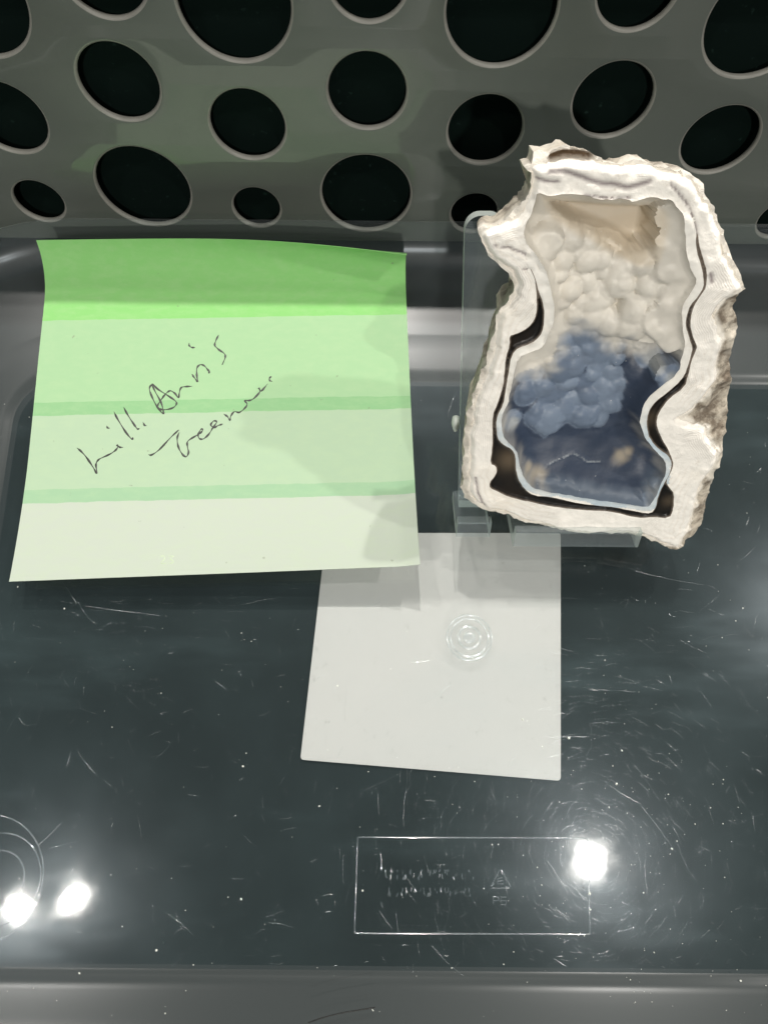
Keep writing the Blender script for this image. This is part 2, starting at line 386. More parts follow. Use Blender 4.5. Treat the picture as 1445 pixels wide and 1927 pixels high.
# ------------------------------------------------------------------ green sticky note
NP = [-31.4154, 22.6039, 0.039, 5.25, 72.7099, 9.1409, 24.0752, 63.7925, 88.1066, 149.8535, 3.5824, 59.1869]
def note(a, b, n=60):
    nx, ny, yaw, z0, L, tb0, tb1, tt0, tt5, tt1, flr, st = NP
    a = np.atleast_1d(np.asarray(a, float)); b = np.atleast_1d(np.asarray(b, float))
    tb = np.radians(tb0 + (tb1 - tb0) * a)
    l0 = 2 * (a - .5) * (a - 1); l5 = 4 * a * (1 - a); l1 = 2 * a * (a - .5)
    tt = np.radians(tt0 * l0 + tt5 * l5 + tt1 * l1)
    s = (np.linspace(0, 1, n + 1) * L)[:, None]
    th = -tb * np.clip(1 - s / 28, 0, 1) + tt * np.clip((s - st) / (L - st), 0, 1) ** 1.3
    ds = L / n; mid = .5 * (th[1:] + th[:-1]); z1 = np.zeros((1, a.size))
    u = np.concatenate([z1, np.cumsum(np.cos(mid) * ds, 0)]); z = z0 + flr * (a - .5) + np.concatenate([z1, np.cumsum(np.sin(mid) * ds, 0)])
    idx = (1 - b) * n; i = np.clip(np.floor(idx).astype(int), 0, n - 1); f = idx - i; k = np.arange(a.size)
    uu = u[i, k] * (1 - f) + u[i + 1, k] * f; zz = z[i, k] * (1 - f) + z[i + 1, k] * f
    # slack paper: faint cockles, and a bent strip down the lower right edge
    zz = zz + 0.10 * np.sin(a * 9 + b * 3) * np.sin(b * 6.5 - a * 2) + 1.3 * np.clip((a - .955) / .045, 0, 1) * np.clip((b - .45) / .3, 0, 1)
    xx = (a - .5) * 76; c_, s_ = math.cos(yaw), math.sin(yaw)
    return np.stack([nx + xx * c_ - uu * s_, ny + xx * s_ + uu * c_, zz], -1)
NA, NB = 60, 90
A, B = np.meshgrid(np.linspace(0, 1, NA + 1), np.linspace(0, 1, NB + 1))
P = note(A.ravel(), B.ravel())
G = P.reshape(NB + 1, NA + 1, 3)
du_ = np.gradient(G, axis=1); dv_ = np.gradient(G, axis=0); NN = np.cross(dv_, du_); NN /= np.linalg.norm(NN, axis=2, keepdims=True)
top = G; bot = G - NN * 0.10
NO = np.array([-33, 57, 0.9])
vs = np.concatenate([top.reshape(-1, 3), bot.reshape(-1, 3)]) - NO
nv = (NA + 1) * (NB + 1); fs = []
for j in range(NB):
    for i in range(NA):
        a = j * (NA + 1) + i; fs.append((a, a + NA + 1, a + NA + 2, a + 1)); fs.append((nv + a, nv + a + 1, nv + a + NA + 2, nv + a + NA + 1))
edge = [i for i in range(NA + 1)] + [(j + 1) * (NA + 1) + NA for j in range(NB)] + [NB * (NA + 1) + i for i in range(NA - 1, -1, -1)] + [j * (NA + 1) for j in range(NB - 1, 0, -1)]
for k in range(len(edge)): a, b = edge[k], edge[(k + 1) % len(edge)]; fs.append((a, b, nv + b, nv + a))
t = NT('green_note_paper'); bb = t.attr('band'); c = t.coord()
wob = t.math('MULTIPLY_ADD', t.noise(c, 240, 3), 0.008, -0.004); b2 = t.math('ADD', bb, wob)
cr = t.n('ShaderNodeValToRGB'); cr.color_ramp.interpolation = 'CONSTANT'; t.set(cr.inputs[0], b2)
BANDS = [(0.0, (0.29, 0.63, 0.215)), (0.238, (0.395, 0.61, 0.36)), (0.49, (0.30, 0.545, 0.285)), (0.53, (0.455, 0.60, 0.43)), (0.745, (0.365, 0.565, 0.37)), (0.785, (0.55, 0.61, 0.53))]
el = cr.color_ramp.elements
while len(el) < len(BANDS): el.new(0.5)
for e, (p_, c_) in zip(el, BANDS): e.position = p_; e.color = (*c_, 1)
fib = t.noise(t.mapping(c, (1, 2.2, 1)), 320, 4, 0.65)
colr = t.mix(t.rng(fib, 0.35, 0.75, 0.0, 0.16), cr.outputs[0], (0.56, 0.70, 0.44))
spk = t.rng(t.noise(c, 620, 2), 0.735, 0.78); colr = t.mix(t.math('MULTIPLY', spk, 0.5), colr, (0.25, 0.28, 0.2))
bs = t.principled(Base_Color=colr, Roughness=0.9, Specular_IOR_Level=0.1, Normal=t.bump(fib, 0.12, 0.0002))
tl = t.n('ShaderNodeBsdfTranslucent'); t.set(tl.inputs[0], colr)
M['note'] = t.done(t.mixs(0.22, bs, tl.outputs[0]))
note_o = empty('sticky_note', NO)
tag(note_o, 'green banded sticky note with handwriting, curled up at the top right corner', 'note')
sheet = obj('sheet', vs, fs, M['note'], note_o, smooth=60)
attr(sheet, 'band', np.concatenate([B.ravel(), B.ravel()]))
# handwriting: find where on the sheet each pen point lies
Gp = proj(G)
def inv(px, py):
    d = np.hypot(Gp[..., 0] - px, Gp[..., 1] - py); d[:8] += 40; j, i = np.unravel_index(np.argmin(d), d.shape)
    a, b = i / NA, j / NB
    for _ in range(8):
        q = proj(note([a, a + 1e-3, a], [b, b, b + 1e-3])); J = np.stack([(q[1] - q[0]) / 1e-3, (q[2] - q[0]) / 1e-3], 1)
        da, db = np.linalg.solve(J, np.array([px, py]) - q[0]); a = min(.99, max(.01, a + da)); b = min(.99, max(.1, b + db))
    return a, b
def catmull(p, n=5):
    p = np.array(p, float); p = np.concatenate([[2 * p[0] - p[1]], p, [2 * p[-1] - p[-2]]]); out = []
    for i in range(1, len(p) - 2):
        for k in range(n):
            u = k / n; out.append(.5 * (2 * p[i] + (p[i + 1] - p[i - 1]) * u + (2 * p[i - 1] - 5 * p[i] + 4 * p[i + 1] - p[i + 2]) * u * u + (3 * p[i] - p[i - 1] - 3 * p[i + 1] + p[i + 2]) * u ** 3))
    out.append(p[-2]); return np.array(out)
LINE1 = [[(85, 835), (110, 855), (150, 900), (190, 960), (215, 1000), (209, 950), (215, 925), (235, 905), (290, 880), (330, 855), (350, 830), (345, 815), (362, 830), (385, 832)],
         [(278, 692), (285, 706), (297, 707)], [(325, 600), (350, 650), (400, 730), (440, 778), (448, 765)], [(388, 572), (420, 630), (460, 690), (478, 712), (492, 708)],
         [(512, 668), (525, 690), (536, 690)],
         [(572, 420), (555, 450), (570, 500), (600, 560), (640, 612), (645, 600), (630, 540), (592, 470), (574, 420), (610, 455), (680, 500), (724, 532), (728, 555), (700, 578), (650, 588),
          (612, 578), (608, 560), (640, 510), (665, 480), (690, 465), (720, 482), (742, 510), (748, 480), (760, 445), (790, 438), (832, 436)],
         [(830, 358), (850, 385), (868, 405), (862, 370), (862, 320), (880, 297), (905, 300), (930, 325), (945, 345), (935, 348)],
         [(812, 155), (812, 170), (825, 183), (850, 185)], [(1003, 102), (985, 140), (978, 170), (1000, 195), (1040, 225), (1045, 250), (1025, 298)]]
LINE2 = [[(548, 878), (570, 880), (620, 845), (690, 770), (745, 718)],
         [(748, 732), (735, 770), (740, 820), (760, 865), (790, 893), (808, 865), (800, 820), (805, 790), (850, 760), (885, 738), (900, 718), (888, 715), (870, 750), (880, 775), (905, 776), (940, 745), (965, 705),
          (990, 668), (972, 660), (952, 685), (972, 703), (1000, 690), (1030, 680)],
         [(1035, 615), (1060, 632), (1075, 655), (1082, 628), (1105, 600), (1135, 605), (1170, 580), (1187, 552), (1172, 527), (1200, 528), (1230, 515), (1270, 470), (1262, 446), (1278, 466), (1320, 420)],
         [(1345, 370), (1331, 385), (1336, 400), (1350, 404)]]
zt = lambda p: (120 + p[0] / 3.44, 600 + p[1] / 3.44)
LINE3 = [[(300, 1051), (306, 1046), (310, 1051), (303, 1060), (313, 1060)], [(318, 1047), (326, 1047), (321, 1052), (327, 1057), (319, 1061)]]
t = NT('ballpoint_ink'); M['ink'] = t.done(t.principled(Base_Color=(0.018, 0.020, 0.016), Roughness=0.45))
t = NT('faint_ink'); M['faint'] = t.done(t.principled(Base_Color=(0.50, 0.60, 0.42), Roughness=0.7))
def write(name, strokes, m, conv, w):
    mb = MB(); r_ = random.Random(5)
    for st in strokes:
        q = catmull([conv(p) for p in st]); ab = np.array([inv(*p) for p in q])
        n_ = len(ab); e = 1e-3
        C0 = note(ab[:, 0], ab[:, 1]); Nn = np.cross(note(ab[:, 0], ab[:, 1] + e) - C0, note(ab[:, 0] + e, ab[:, 1]) - C0); Nn /= np.linalg.norm(Nn, axis=1, keepdims=True)
        T = np.gradient(C0, axis=0); T /= np.linalg.norm(T, axis=1, keepdims=True) + 1e-9; Bn = np.cross(Nn, T)
        ww = w * (0.8 + 0.35 * np.sin(np.arange(n_) * .9 + r_.random() * 6)) * np.minimum(1, 0.45 + np.minimum(np.arange(n_), np.arange(n_)[::-1]) * .25)
        v = []
        for k in range(n_):
            for s_, h_ in ((-1, .012), (-.5, .035), (.5, .035), (1, .012)): v.append(C0[k] + Bn[k] * ww[k] * s_ + Nn[k] * h_)
        f = [(k * 4 + j, k * 4 + j + 1, k * 4 + 5 + j, k * 4 + 4 + j) for k in range(n_ - 1) for j in range(3)]
        mb.add((v, f))
    o = mb.build(name, m, note_o, NO, 80); return o
write('handwriting', LINE1, M['ink'], zt, 0.19); write('handwriting', LINE2, M['ink'], zt, 0.19); write('faint_number', LINE3, M['faint'], lambda p: p, 0.10)

# ------------------------------------------------------------------ agate half nodule on its easel
ALPHA = math.radians(57)
ex = np.array([1.0, 0, 0]); et = np.array([0, math.cos(ALPHA), math.sin(ALPHA)]); en = np.array([0, -math.sin(ALPHA), math.cos(ALPHA)])
AO = onz(1080, 1000, 12.5)                    # middle of the lower front edge
def fp(px, py, h=0.0):                        # a spot of the photograph on the cut face (or h behind it)
    p = onpl(px, py, AO + en * h, en) - AO; return np.array([np.dot(p, ex), np.dot(p, et)])
def poly(pts, h=0.0): return np.array([fp(x, y, h) for x, y in pts])
OUT = [(989, 320), (1003, 312), (1008, 294), (1020, 289), (1045, 284), (1070, 279), (1100, 284), (1122, 291), (1137, 298), (1138, 305), (1165, 309), (1190, 308), (1210, 310), (1230, 316), (1260, 322), (1285, 322),
       (1300, 331), (1318, 346), (1330, 352), (1331, 365), (1345, 392), (1358, 420), (1368, 450), (1372, 470), (1380, 495), (1395, 510), (1403, 530), (1407, 548), (1394, 556), (1392, 580), (1396, 610), (1392, 640),
       (1384, 660), (1380, 690), (1381, 712), (1385, 730), (1386, 755), (1382, 785), (1374, 815), (1372, 830), (1366, 855), (1356, 885), (1345, 915), (1337, 950), (1328, 985), (1318, 1010), (1312, 1018), (1300, 1020),
       (1292, 1030), (1275, 1041), (1260, 1037), (1235, 1027), (1215, 1018), (1195, 1013), (1165, 1008), (1110, 1010), (1057, 1005), (1010, 992), (986, 988), (944, 969), (911, 969), (890, 955), (877, 946), (870, 928), (872, 900),
       (873, 877), (873, 850), (877, 786), (885, 770), (895, 745), (906, 715), (918, 680), (923, 666), (933, 614), (940, 588), (953, 574), (966, 556), (970, 538), (960, 515), (945, 505), (931, 496), (918, 488), (906, 460),
       (900, 437), (906, 430), (925, 428), (950, 416), (962, 408), (977, 396), (990, 380), (996, 368), (1000, 345), (1001, 328)]
FACE = [(1003, 322), (1012, 312), (1040, 306), (1080, 303), (1120, 306), (1165, 312), (1210, 314), (1260, 326), (1285, 328), (1310, 352), (1328, 380), (1345, 410), (1358, 445), (1366, 480), (1384, 515), (1400, 548), (1372, 562),
        (1350, 580), (1342, 598), (1352, 628), (1364, 645), (1352, 685), (1350, 720), (1322, 755), (1300, 775), (1276, 791), (1302, 804), (1330, 808), (1338, 836), (1355, 857), (1344, 883), (1326, 907), (1310, 946), (1300, 996),
        (1279, 1036), (1260, 1030), (1235, 1020), (1200, 1006), (1165, 1003), (1110, 1005), (1057, 1000), (1010, 987), (986, 982), (944, 962), (915, 960), (897, 945), (884, 925), (884, 900), (886, 824), (895, 766), (913, 722), (925, 690), (935, 650),
        (938, 614), (946, 592), (958, 577), (971, 557), (976, 538), (966, 512), (950, 500), (930, 488), (915, 462), (910, 442), (925, 434), (950, 424), (975, 412), (985, 398), (996, 380), (1001, 360), (1004, 340)]
DARK = [(996, 503), (1006, 525), (1009, 541), (1010, 563), (1009, 591), (1001, 609), (986, 621), (970, 628), (958, 632), (960, 649), (951, 674), (949, 705), (946, 729), (935, 762), (927, 782), (926, 806), (927, 831), (925, 850), (922, 873),
        (933, 877), (935, 888), (930, 897), (921, 908), (922, 919), (939, 926), (957, 935), (979, 941), (997, 944), (1023, 951), (1068, 957), (1100, 960), (1150, 962), (1200, 975), (1229, 973), (1259, 976), (1267, 958), (1269, 929), (1259, 917),
        (1253, 906), (1261, 891), (1267, 874), (1264, 862), (1257, 845), (1242, 820), (1234, 795), (1238, 778), (1259, 749), (1288, 729), (1296, 703), (1301, 680), (1309, 659), (1312, 651), (1305, 637), (1300, 620), (1299, 598), (1305, 576), (1318, 557),
        (1329, 539), (1331, 511), (1322, 482), (1316, 463), (1312, 434), (1309, 452), (1311, 472), (1319, 496), (1324, 519), (1324, 541), (1314, 557), (1299, 574), (1292, 594), (1290, 611), (1296, 635), (1303, 655), (1300, 670), (1292, 696),
        (1281, 716), (1257, 737), (1233, 755), (1220, 775), (1216, 800), (1223, 828), (1242, 847), (1259, 858), (1264, 870), (1262, 883), (1258, 895), (1248, 912), (1238, 933), (1234, 954), (1225, 967), (1204, 964), (1154, 954), (1108, 950),
        (1074, 944), (1037, 935), (1003, 933), (986, 920), (974, 900), (970, 879), (970, 858), (963, 845), (945, 835), (936, 824), (933, 799), (936, 782), (947, 761), (951, 740), (956, 703), (962, 668), (976, 653), (1001, 646), (1016, 632),
        (1023, 616), (1024, 591), (1021, 566), (1014, 549), (1009, 529), (1002, 510)]
CAV = [(1010, 359), (1037, 368), (1065, 363), (1103, 366), (1121, 374), (1154, 374), (1185, 374), (1189, 379), (1220, 370), (1240, 372), (1263, 375), (1275, 390), (1290, 411), (1288, 440), (1292, 478), (1301, 507), (1311, 528), (1301, 549), (1286, 570),
       (1282, 591), (1284, 612), (1286, 628), (1290, 645), (1284, 665), (1275, 703), (1246, 724), (1217, 749), (1206, 774), (1204, 799), (1217, 828), (1234, 849), (1253, 866), (1253, 889), (1241, 916), (1226, 948), (1217, 954), (1175, 947), (1112, 939),
       (1066, 930), (1028, 925), (1003, 918), (987, 902), (978, 879), (976, 862), (970, 845), (951, 828), (943, 807), (943, 782), (955, 761), (961, 732), (966, 703), (974, 671), (1001, 660), (1016, 656), (1026, 641), (1036, 619), (1042, 596), (1043, 576),
       (1038, 554), (1033, 533), (1025, 503), (1008, 478), (992, 462), (986, 440), (988, 418), (1000, 400), (1007, 378)]
RECESS = [(1005, 352), (1065, 355), (1121, 360), (1189, 365), (1245, 362), (1254, 400), (1244, 445), (1232, 482), (1205, 496), (1165, 482), (1135, 466), (1105, 452), (1070, 438), (1040, 418), (1018, 400)]
BLUE = [(950, 775), (962, 722), (1000, 712), (1038, 700), (1055, 668), (1064, 640), (1090, 622), (1122, 622), (1145, 648), (1166, 672), (1176, 640), (1186, 662), (1215, 672), (1290, 650), (1290, 705), (1250, 730), (1210, 776), (1208, 800), (1238, 848), (1262, 868),
        (1244, 900), (1215, 960), (1112, 945), (1003, 922), (976, 862), (940, 807)]
SHELL = [(968, 715), (975, 672), (1010, 660), (1030, 640), (1052, 640), (1052, 665), (1040, 692), (1005, 708)]
def rough_outline(P, step, amp, seed):
    n_ = Noise(seed); out = []
    L_ = 0
    for i in range(len(P)):
        a, b = P[i], P[(i + 1) % len(P)]; d = np.linalg.norm(b - a); k = max(1, int(round(d / step)))
        for j in range(k):
            f = j / k; q = a * (1 - f) + b * f; nn = np.array([b[1] - a[1], a[0] - b[0]]) / (d + 1e-9)
            out.append(q + nn * amp * (n_.fbm((L_ + f * d) * 1.0, 3.3, .9, 3)))
        L_ += d
    return np.array(out)
def seg_dist(Q, P, closed=True):
    D = np.full(len(Q), 1e9); n_ = len(P)
    for i in range(n_ if closed else n_ - 1):
        a, b = P[i], P[(i + 1) % n_]; ab = b - a; t_ = np.clip(((Q - a) @ ab) / (ab @ ab + 1e-12), 0, 1)
        D = np.minimum(D, np.hypot(*(Q - a - t_[:, None] * ab).T))
    return D
def inside(Q, P):
    x, y = Q[:, 0], Q[:, 1]; c_ = np.zeros(len(Q), bool); n_ = len(P)
    for i in range(n_):
        x1, y1 = P[i]; x2, y2 = P[(i + 1) % n_]
        if y1 == y2: continue
        c_ ^= ((y1 > y) != (y2 > y)) & (x < (x2 - x1) * (y - y1) / (y2 - y1) + x1)
    return c_
def smooth_loop(P, it=1):
    for _ in range(it):
        Q = []
        for i in range(len(P)):
            a, b = P[i], P[(i + 1) % len(P)]; Q += [a * .75 + b * .25, a * .25 + b * .75]
        P = np.array(Q)
    return P
pO = rough_outline(poly(OUT), .5, .5, 11); pF = rough_outline(poly(FACE), .5, .45, 12)
pD = rough_outline(smooth_loop(poly(DARK)), .4, .08, 13); pC = rough_outline(smooth_loop(poly(CAV)), .4, .16, 14)
pU = smooth_loop(poly(RECESS, -5)); pB = smooth_loop(poly(BLUE, -2.8)); pS = poly(SHELL, -2.5)
STEP = 0.30
lo, hi = pO.min(0), pO.max(0)
gx, gy = np.meshgrid(np.arange(lo[0], hi[0], STEP), np.arange(lo[1], hi[1], STEP * .87))
gx[1::2] += STEP / 2
Q = np.stack([gx.ravel(), gy.ravel()], 1) + rng.normal(size=(gx.size, 2)) * .03
Q = Q[inside(Q, pO)]
keep = (seg_dist(Q, pO) > .16) & (seg_dist(Q, pF) > .13) & (seg_dist(Q, pD) > .13) & (seg_dist(Q, pC) > .13)
Q = Q[keep]
vin, ein = [], []
for Pl in (pO, pF, pD, pC):
    b0 = len(vin); vin += [Vector(p) for p in Pl]; ein += [(b0 + i, b0 + (i + 1) % len(Pl)) for i in range(len(Pl))]
vin += [Vector(p) for p in Q]
vo, eo, fo, ov, _, _ = delaunay_2d_cdt(vin, ein, [], 0, 1e-5)
VV = np.array([tuple(v) for v in vo]); FF = np.array([tuple(f) for f in fo])
cen = VV[FF].mean(1); ok = inside(cen, pO); FF = FF[ok]; cen = cen[ok]
inC, inD, inF = inside(cen, pC), inside(cen, pD), inside(cen, pF)
reg = np.where(inC, 3, np.where(inD, 1, np.where(seg_dist(cen, pC) < .85 + 1.1 * (Noise(41).fbm(cen[:, 0], cen[:, 1], .28, 2) + .35), 2, np.where(inF, 0, 4))))
reg = np.where((reg == 2) & ~inF, 4, reg)
# the thin pale shell exists only where the dark band runs beside it; elsewhere it is rind
reg = np.where((reg == 2) & (seg_dist(cen, pD) > 2.2), 0, reg)
dC, dF, dO, dD = seg_dist(VV, pC), seg_dist(VV, pF), seg_dist(VV, pO), seg_dist(VV, pD)
vC, vF, vD = inside(VV, pC), inside(VV, pF), inside(VV, pD)
N1, N2 = Noise(21), Noise(22)
x, y = VV[:, 0], VV[:, 1]
hgt = np.zeros(len(VV)); bub = np.zeros(len(VV))
# rind: layered, slightly chipped
layer = np.sin((dF + .5 * N1.fbm(x, y, .35, 2)) * 7.5)
h_r = 0.008 * layer * smoothstep(0, .6, dF) * (.4 + 1.6 * np.clip(N2.fbm(x, y, .25, 2) + .3, 0, 1)) + 0.34 * N1.fbm(x, y, .45, 4) + .05 * N2.fbm(x * 1.1 + 3, y, 1.7, 2) - .9 * (1 - smoothstep(0, .9, dF)) ** 2
h_r += 0.35 * (1 - smoothstep(0.0, 1.0, dC)) * 0
# dark band lies a little lower, crust falls away backwards
h_d = -0.5 * smoothstep(0, .5, dD) + .1
h_c = -.6 - .5 * dF + .8 * N2.fbm(x, y, .7, 4) * smoothstep(0, 1.2, dF + .3)
# cavity
inU = inside(VV, pU); dU = seg_dist(VV, pU); u_in = np.where(inU, dU, -dU)
rt_ = smoothstep(fp(1150, 600)[0], fp(1270, 600)[0], x)
dep = (4.6 - 2.2 * rt_ * (y > fp(1100, 660)[1])) * (1 - np.exp(-dC / .9)) + .7 * N1.fbm(x, y, .2, 2)
low = smoothstep(fp(1100, 840)[1], fp(1100, 930)[1], y)      # the front slab rises again to the lower rim
dep = dep * (1 - .45 * low)
dep = np.maximum(dep, 8.2 * smoothstep(-.4, 2.8, u_in))
base_c = -dep
BUB = [(1062, 497, 16), (1057, 522, 11), (1075, 552, 20), (1110, 497, 20), (1091, 481, 14), (1137, 493, 16), (1142, 518, 14), (1174, 513, 25), (1171, 538, 25), (1110, 538, 17), (1135, 550, 14), (1128, 575, 25), (1100, 582, 18), (1155, 612, 26),
       (1123, 604, 27), (1085, 600, 18), (1199, 588, 28), (1196, 614, 27), (1245, 600, 32), (1265, 623, 26), (1224, 538, 20), (1240, 515, 20), (1217, 495, 25), (1274, 538, 20), (1270, 485, 30), (1263, 563, 22),
       (1078, 458, 20), (1114, 467, 16), (1023, 463, 27), (1048, 470, 18), (1040, 440, 20), (1060, 440, 14), (1095, 450, 12), (1130, 470, 12), (1262, 402, 24), (1271, 440, 28), (1256, 463, 24), (1220, 560, 18), (1185, 560, 12), (1250, 545, 15), (1060, 575, 14), (1290, 505, 16),
       (1109, 636, 27), (1115, 664, 19), (1070, 653, 15), (1138, 676, 22), (1104, 685, 14), (1062, 703, 29), (1088, 679, 15), (1083, 702, 17), (1130, 700, 16), (1167, 686, 10), (1173, 660, 9), (1159, 713, 15), (1104, 732, 18), (1146, 745, 27), (1115, 758, 20), (1150, 772, 18), (1046, 755, 23),
       (1025, 742, 17), (991, 750, 20), (1036, 800, 29), (1015, 795, 22), (1062, 787, 22), (1085, 765, 18), (1101, 795, 22), (1133, 800, 15), (1118, 780, 16), (999, 713, 20), (965, 792, 14), (1072, 730, 18), (1225, 671, 20), (1254, 690, 20), (1210, 655, 12), (1165, 730, 12), (1120, 718, 12),
       (1236, 897, 15), (1228, 925, 16)]
minq = np.full(len(VV), 9.); hb = np.full(len(VV), -99.); bid = np.zeros(len(VV), int)
MMPX = np.linalg.norm(fp(1150, 600, -5) - fp(1100, 600, -5)) / 50
brng = np.random.default_rng(4)
for i, (bx, by, br) in enumerate(BUB):
    c_ = fp(bx, by, -2.8); r_ = br * MMPX * 1.28
    k0 = np.argmin(np.hypot(*(VV - c_).T)); hc = base_c[k0] - .12 * r_ + brng.uniform(-.3, .35)
    an = brng.uniform(0, 3.14); d_ = VV - c_; dx = d_[:, 0] * math.cos(an) + d_[:, 1] * math.sin(an); dy = -d_[:, 0] * math.sin(an) + d_[:, 1] * math.cos(an)
    q_ = (dx ** 2 * .85 + dy ** 2 * 1.15) / r_ ** 2 * (1 + .5 * N2(x + i, y, .8))
    minq = np.minimum(minq, q_); hh = hc + r_ * (.74 if by < 625 else .42) * np.sqrt(np.clip(1 - q_, 0, 1)); hh[q_ > 1] = -99
    up = hh > hb; hb = np.where(up, hh, hb); bid = np.where(up, i, bid)
# small grape-like knobs over everything
small = np.full(len(VV), -9.)
kn = VV[rng.choice(np.where(vC & (dC > .7))[0], 260, replace=False)]
for p in kn:
    r_ = rng.uniform(.45, 1.25); d2 = ((VV - p) ** 2).sum(1) / r_ ** 2; m_ = d2 < 1
    small[m_] = np.maximum(small[m_], rng.uniform(-.12, .1) + r_ * .34 * np.sqrt(1 - d2[m_]))
smooth_zone = np.maximum(smoothstep(fp(0 + 1100, 832)[1], fp(1100, 858)[1], y), smoothstep(.2, 1.2, u_in))
smooth_zone = np.maximum(smooth_zone, inside(VV, pS).astype(float) * .9)
h_cav = np.maximum(base_c, hb)
h_cav = h_cav + np.clip(small, 0, 1) * (1 - smooth_zone) * .45
h_cav = np.minimum(h_cav, -.2 - (2.0 - 1.3 * rt_) * (1 - np.exp(-dC / .5)) + .5 * N2.fbm(x, y, .5, 2))
h_cav = np.where(dC < .02, -.15, h_cav)
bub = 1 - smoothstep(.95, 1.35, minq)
isC = vC | (dC < 1e-4); isD = (vD | (dD < 1e-4)) & ~vC
hgt = np.where(isC & vC, h_cav, np.where(vD & (dD > 1e-4), h_d, np.where(vF | (dF < 1e-4), h_r, h_c)))
# shared edges
hgt = np.where(dC < 1e-3, .12, hgt); hgt = np.where(dD < 1e-3, 0.0, hgt)
# a crevice in the top edge
cr_ = seg_dist(VV, poly([(1042, 302), (1060, 297), (1090, 297), (1112, 299)]), False); pit = 1 - smoothstep(.15, .7, cr_)
hgt = hgt - pit * 1.6
# crack across the lower slab
CRK = poly([(1023, 871), (1040, 862), (1060, 856), (1078, 850), (1095, 858), (1104, 864), (1128, 863)], -4)
crk = .42 - .42 * smoothstep(.04, .20, seg_dist(VV, CRK, False)); hgt = hgt + np.where(vC, .08 * (1 - smoothstep(0, .3, seg_dist(VV, CRK, False))), 0)
STREAK = [([(1035, 322), (1060, 321), (1080, 327), (1110, 338), (1135, 346), (1160, 347), (1180, 352), (1200, 348), (1222, 341)], .32), ([(1012, 336), (1030, 341), (1050, 341)], .22), ([(930, 462), (960, 466), (985, 476), (1004, 490), (1018, 512)], .16),
          ([(1262, 345), (1295, 385), (1308, 420), (1312, 440)], .16), ([(985, 505), (1000, 508)], .15), ([(1100, 366), (1140, 372), (1185, 371)], .18), ([(1337, 515), (1340, 530)], .3), ([(895, 900), (900, 930), (912, 955)], .2), ([(1200, 1008), (1240, 1024)], .22)]
stk = np.zeros(len(VV))
for pts, w in STREAK:
    d_ = seg_dist(VV, smooth_loop(poly(pts), 0), False); stk = np.maximum(stk, np.exp(-(d_ / w) ** 2))
hgt = hgt - np.where(vF & ~vC, stk * .22, 0)
dB = seg_dist(VV, pB); bl = np.where(inside(VV, pB), dB, -dB)
blue = smoothstep(-2.3, 2.4, bl + 1.6 * N2.fbm(x, y, .6, 3)); blue = blue * (1 - .8 * inside(VV, pS))
tan_ = np.zeros(len(VV))
for (bx, by, r_) in ((1009, 878, 1.7), (1167, 856, 1.6), (990, 868, 1.0), (1180, 850, 1.0)): tan_ = np.maximum(tan_, 1 - smoothstep(.1, 1.25, np.hypot(*(VV - fp(bx, by, -4)).T) / r_ + .5 * N1(x, y, .9)))
paleb = np.zeros(len(VV))
for (bx, by, r_) in ((1236, 897, 1.6), (1228, 925, 1.6), (965, 792, 1.3), (1225, 671, 1.6), (1254, 690, 1.6)): paleb = np.maximum(paleb, 1 - smoothstep(.4, 1.1, np.hypot(*(VV - fp(bx, by, -4)).T) / r_))
tone = brng.random(len(BUB))[bid]
rimblue = smoothstep(fp(1100, 740)[1], fp(1100, 830)[1], y)
brown = np.exp(-(np.hypot(*(VV - fp(962, 868)).T) / 2.2) ** 2) + .6 * np.exp(-(np.hypot(*(VV - fp(1262, 945)).T) / 1.3) ** 2) + .5 * np.exp(-(np.hypot(*(VV - fp(1225, 790)).T) / 1.5) ** 2)
tan_shade = 1 - smoothstep(.2, 1.6, seg_dist(VV, poly([(1200, 415), (1120, 430), (1180, 455)], -8), False))  # slight tan of the recess, with its shade put into the colour

# materials of the stone
def m_rind():
    t = NT('banded_white_rind'); c = t.coord(); d = t.attr('depth_in'); st = t.attr('streak')
    w = t.math('SINE', t.math('MULTIPLY_ADD', t.math('ADD', d, t.math('MULTIPLY', t.noise(c, 130, 4), 3.4)), 6.5, 0.0))
    w2 = t.math('SINE', t.math('MULTIPLY_ADD', t.math('ADD', d, t.math('MULTIPLY', t.noise(c, 90, 3), 1.8)), 22.0, 1.0))
    msk = t.rng(t.noise(c, 75, 3), .40, .62); w = t.math('MULTIPLY', w, msk); w2 = t.math('MULTIPLY', w2, t.rng(t.noise(t.mapping(c, (1.3, .8, 1)), 95, 3), .45, .62))
    base = t.mix(t.rng(w, -.2, 1.0, 0, .55), (0.93, 0.89, 0.825), (0.82, 0.76, 0.68))
    base = t.mix(t.rng(w2, .2, .9, 0, .28), base, (0.62, 0.54, 0.47))
    base = t.mix(t.rng(t.noise(c, 420, 4, .7), .60, .76, 0, .5), base, (0.54, 0.45, 0.35))
    base = t.mix(t.rng(t.noise(c, 60, 2), .55, .75, 0, .35), base, (0.88, 0.78, 0.62))
    base = t.mix(t.math('MULTIPLY', st, .85), base, (0.16, 0.12, 0.13))
    base = t.mix(t.attr('pit'), base, (0.20, 0.13, 0.07))
    return t.done(t.principled(Base_Color=base, Roughness=0.7,
                               Normal=t.bump(t.math('ADD', t.noise(c, 700, 4, .65), t.math('MULTIPLY', w2, .08)), .55, .0004)))
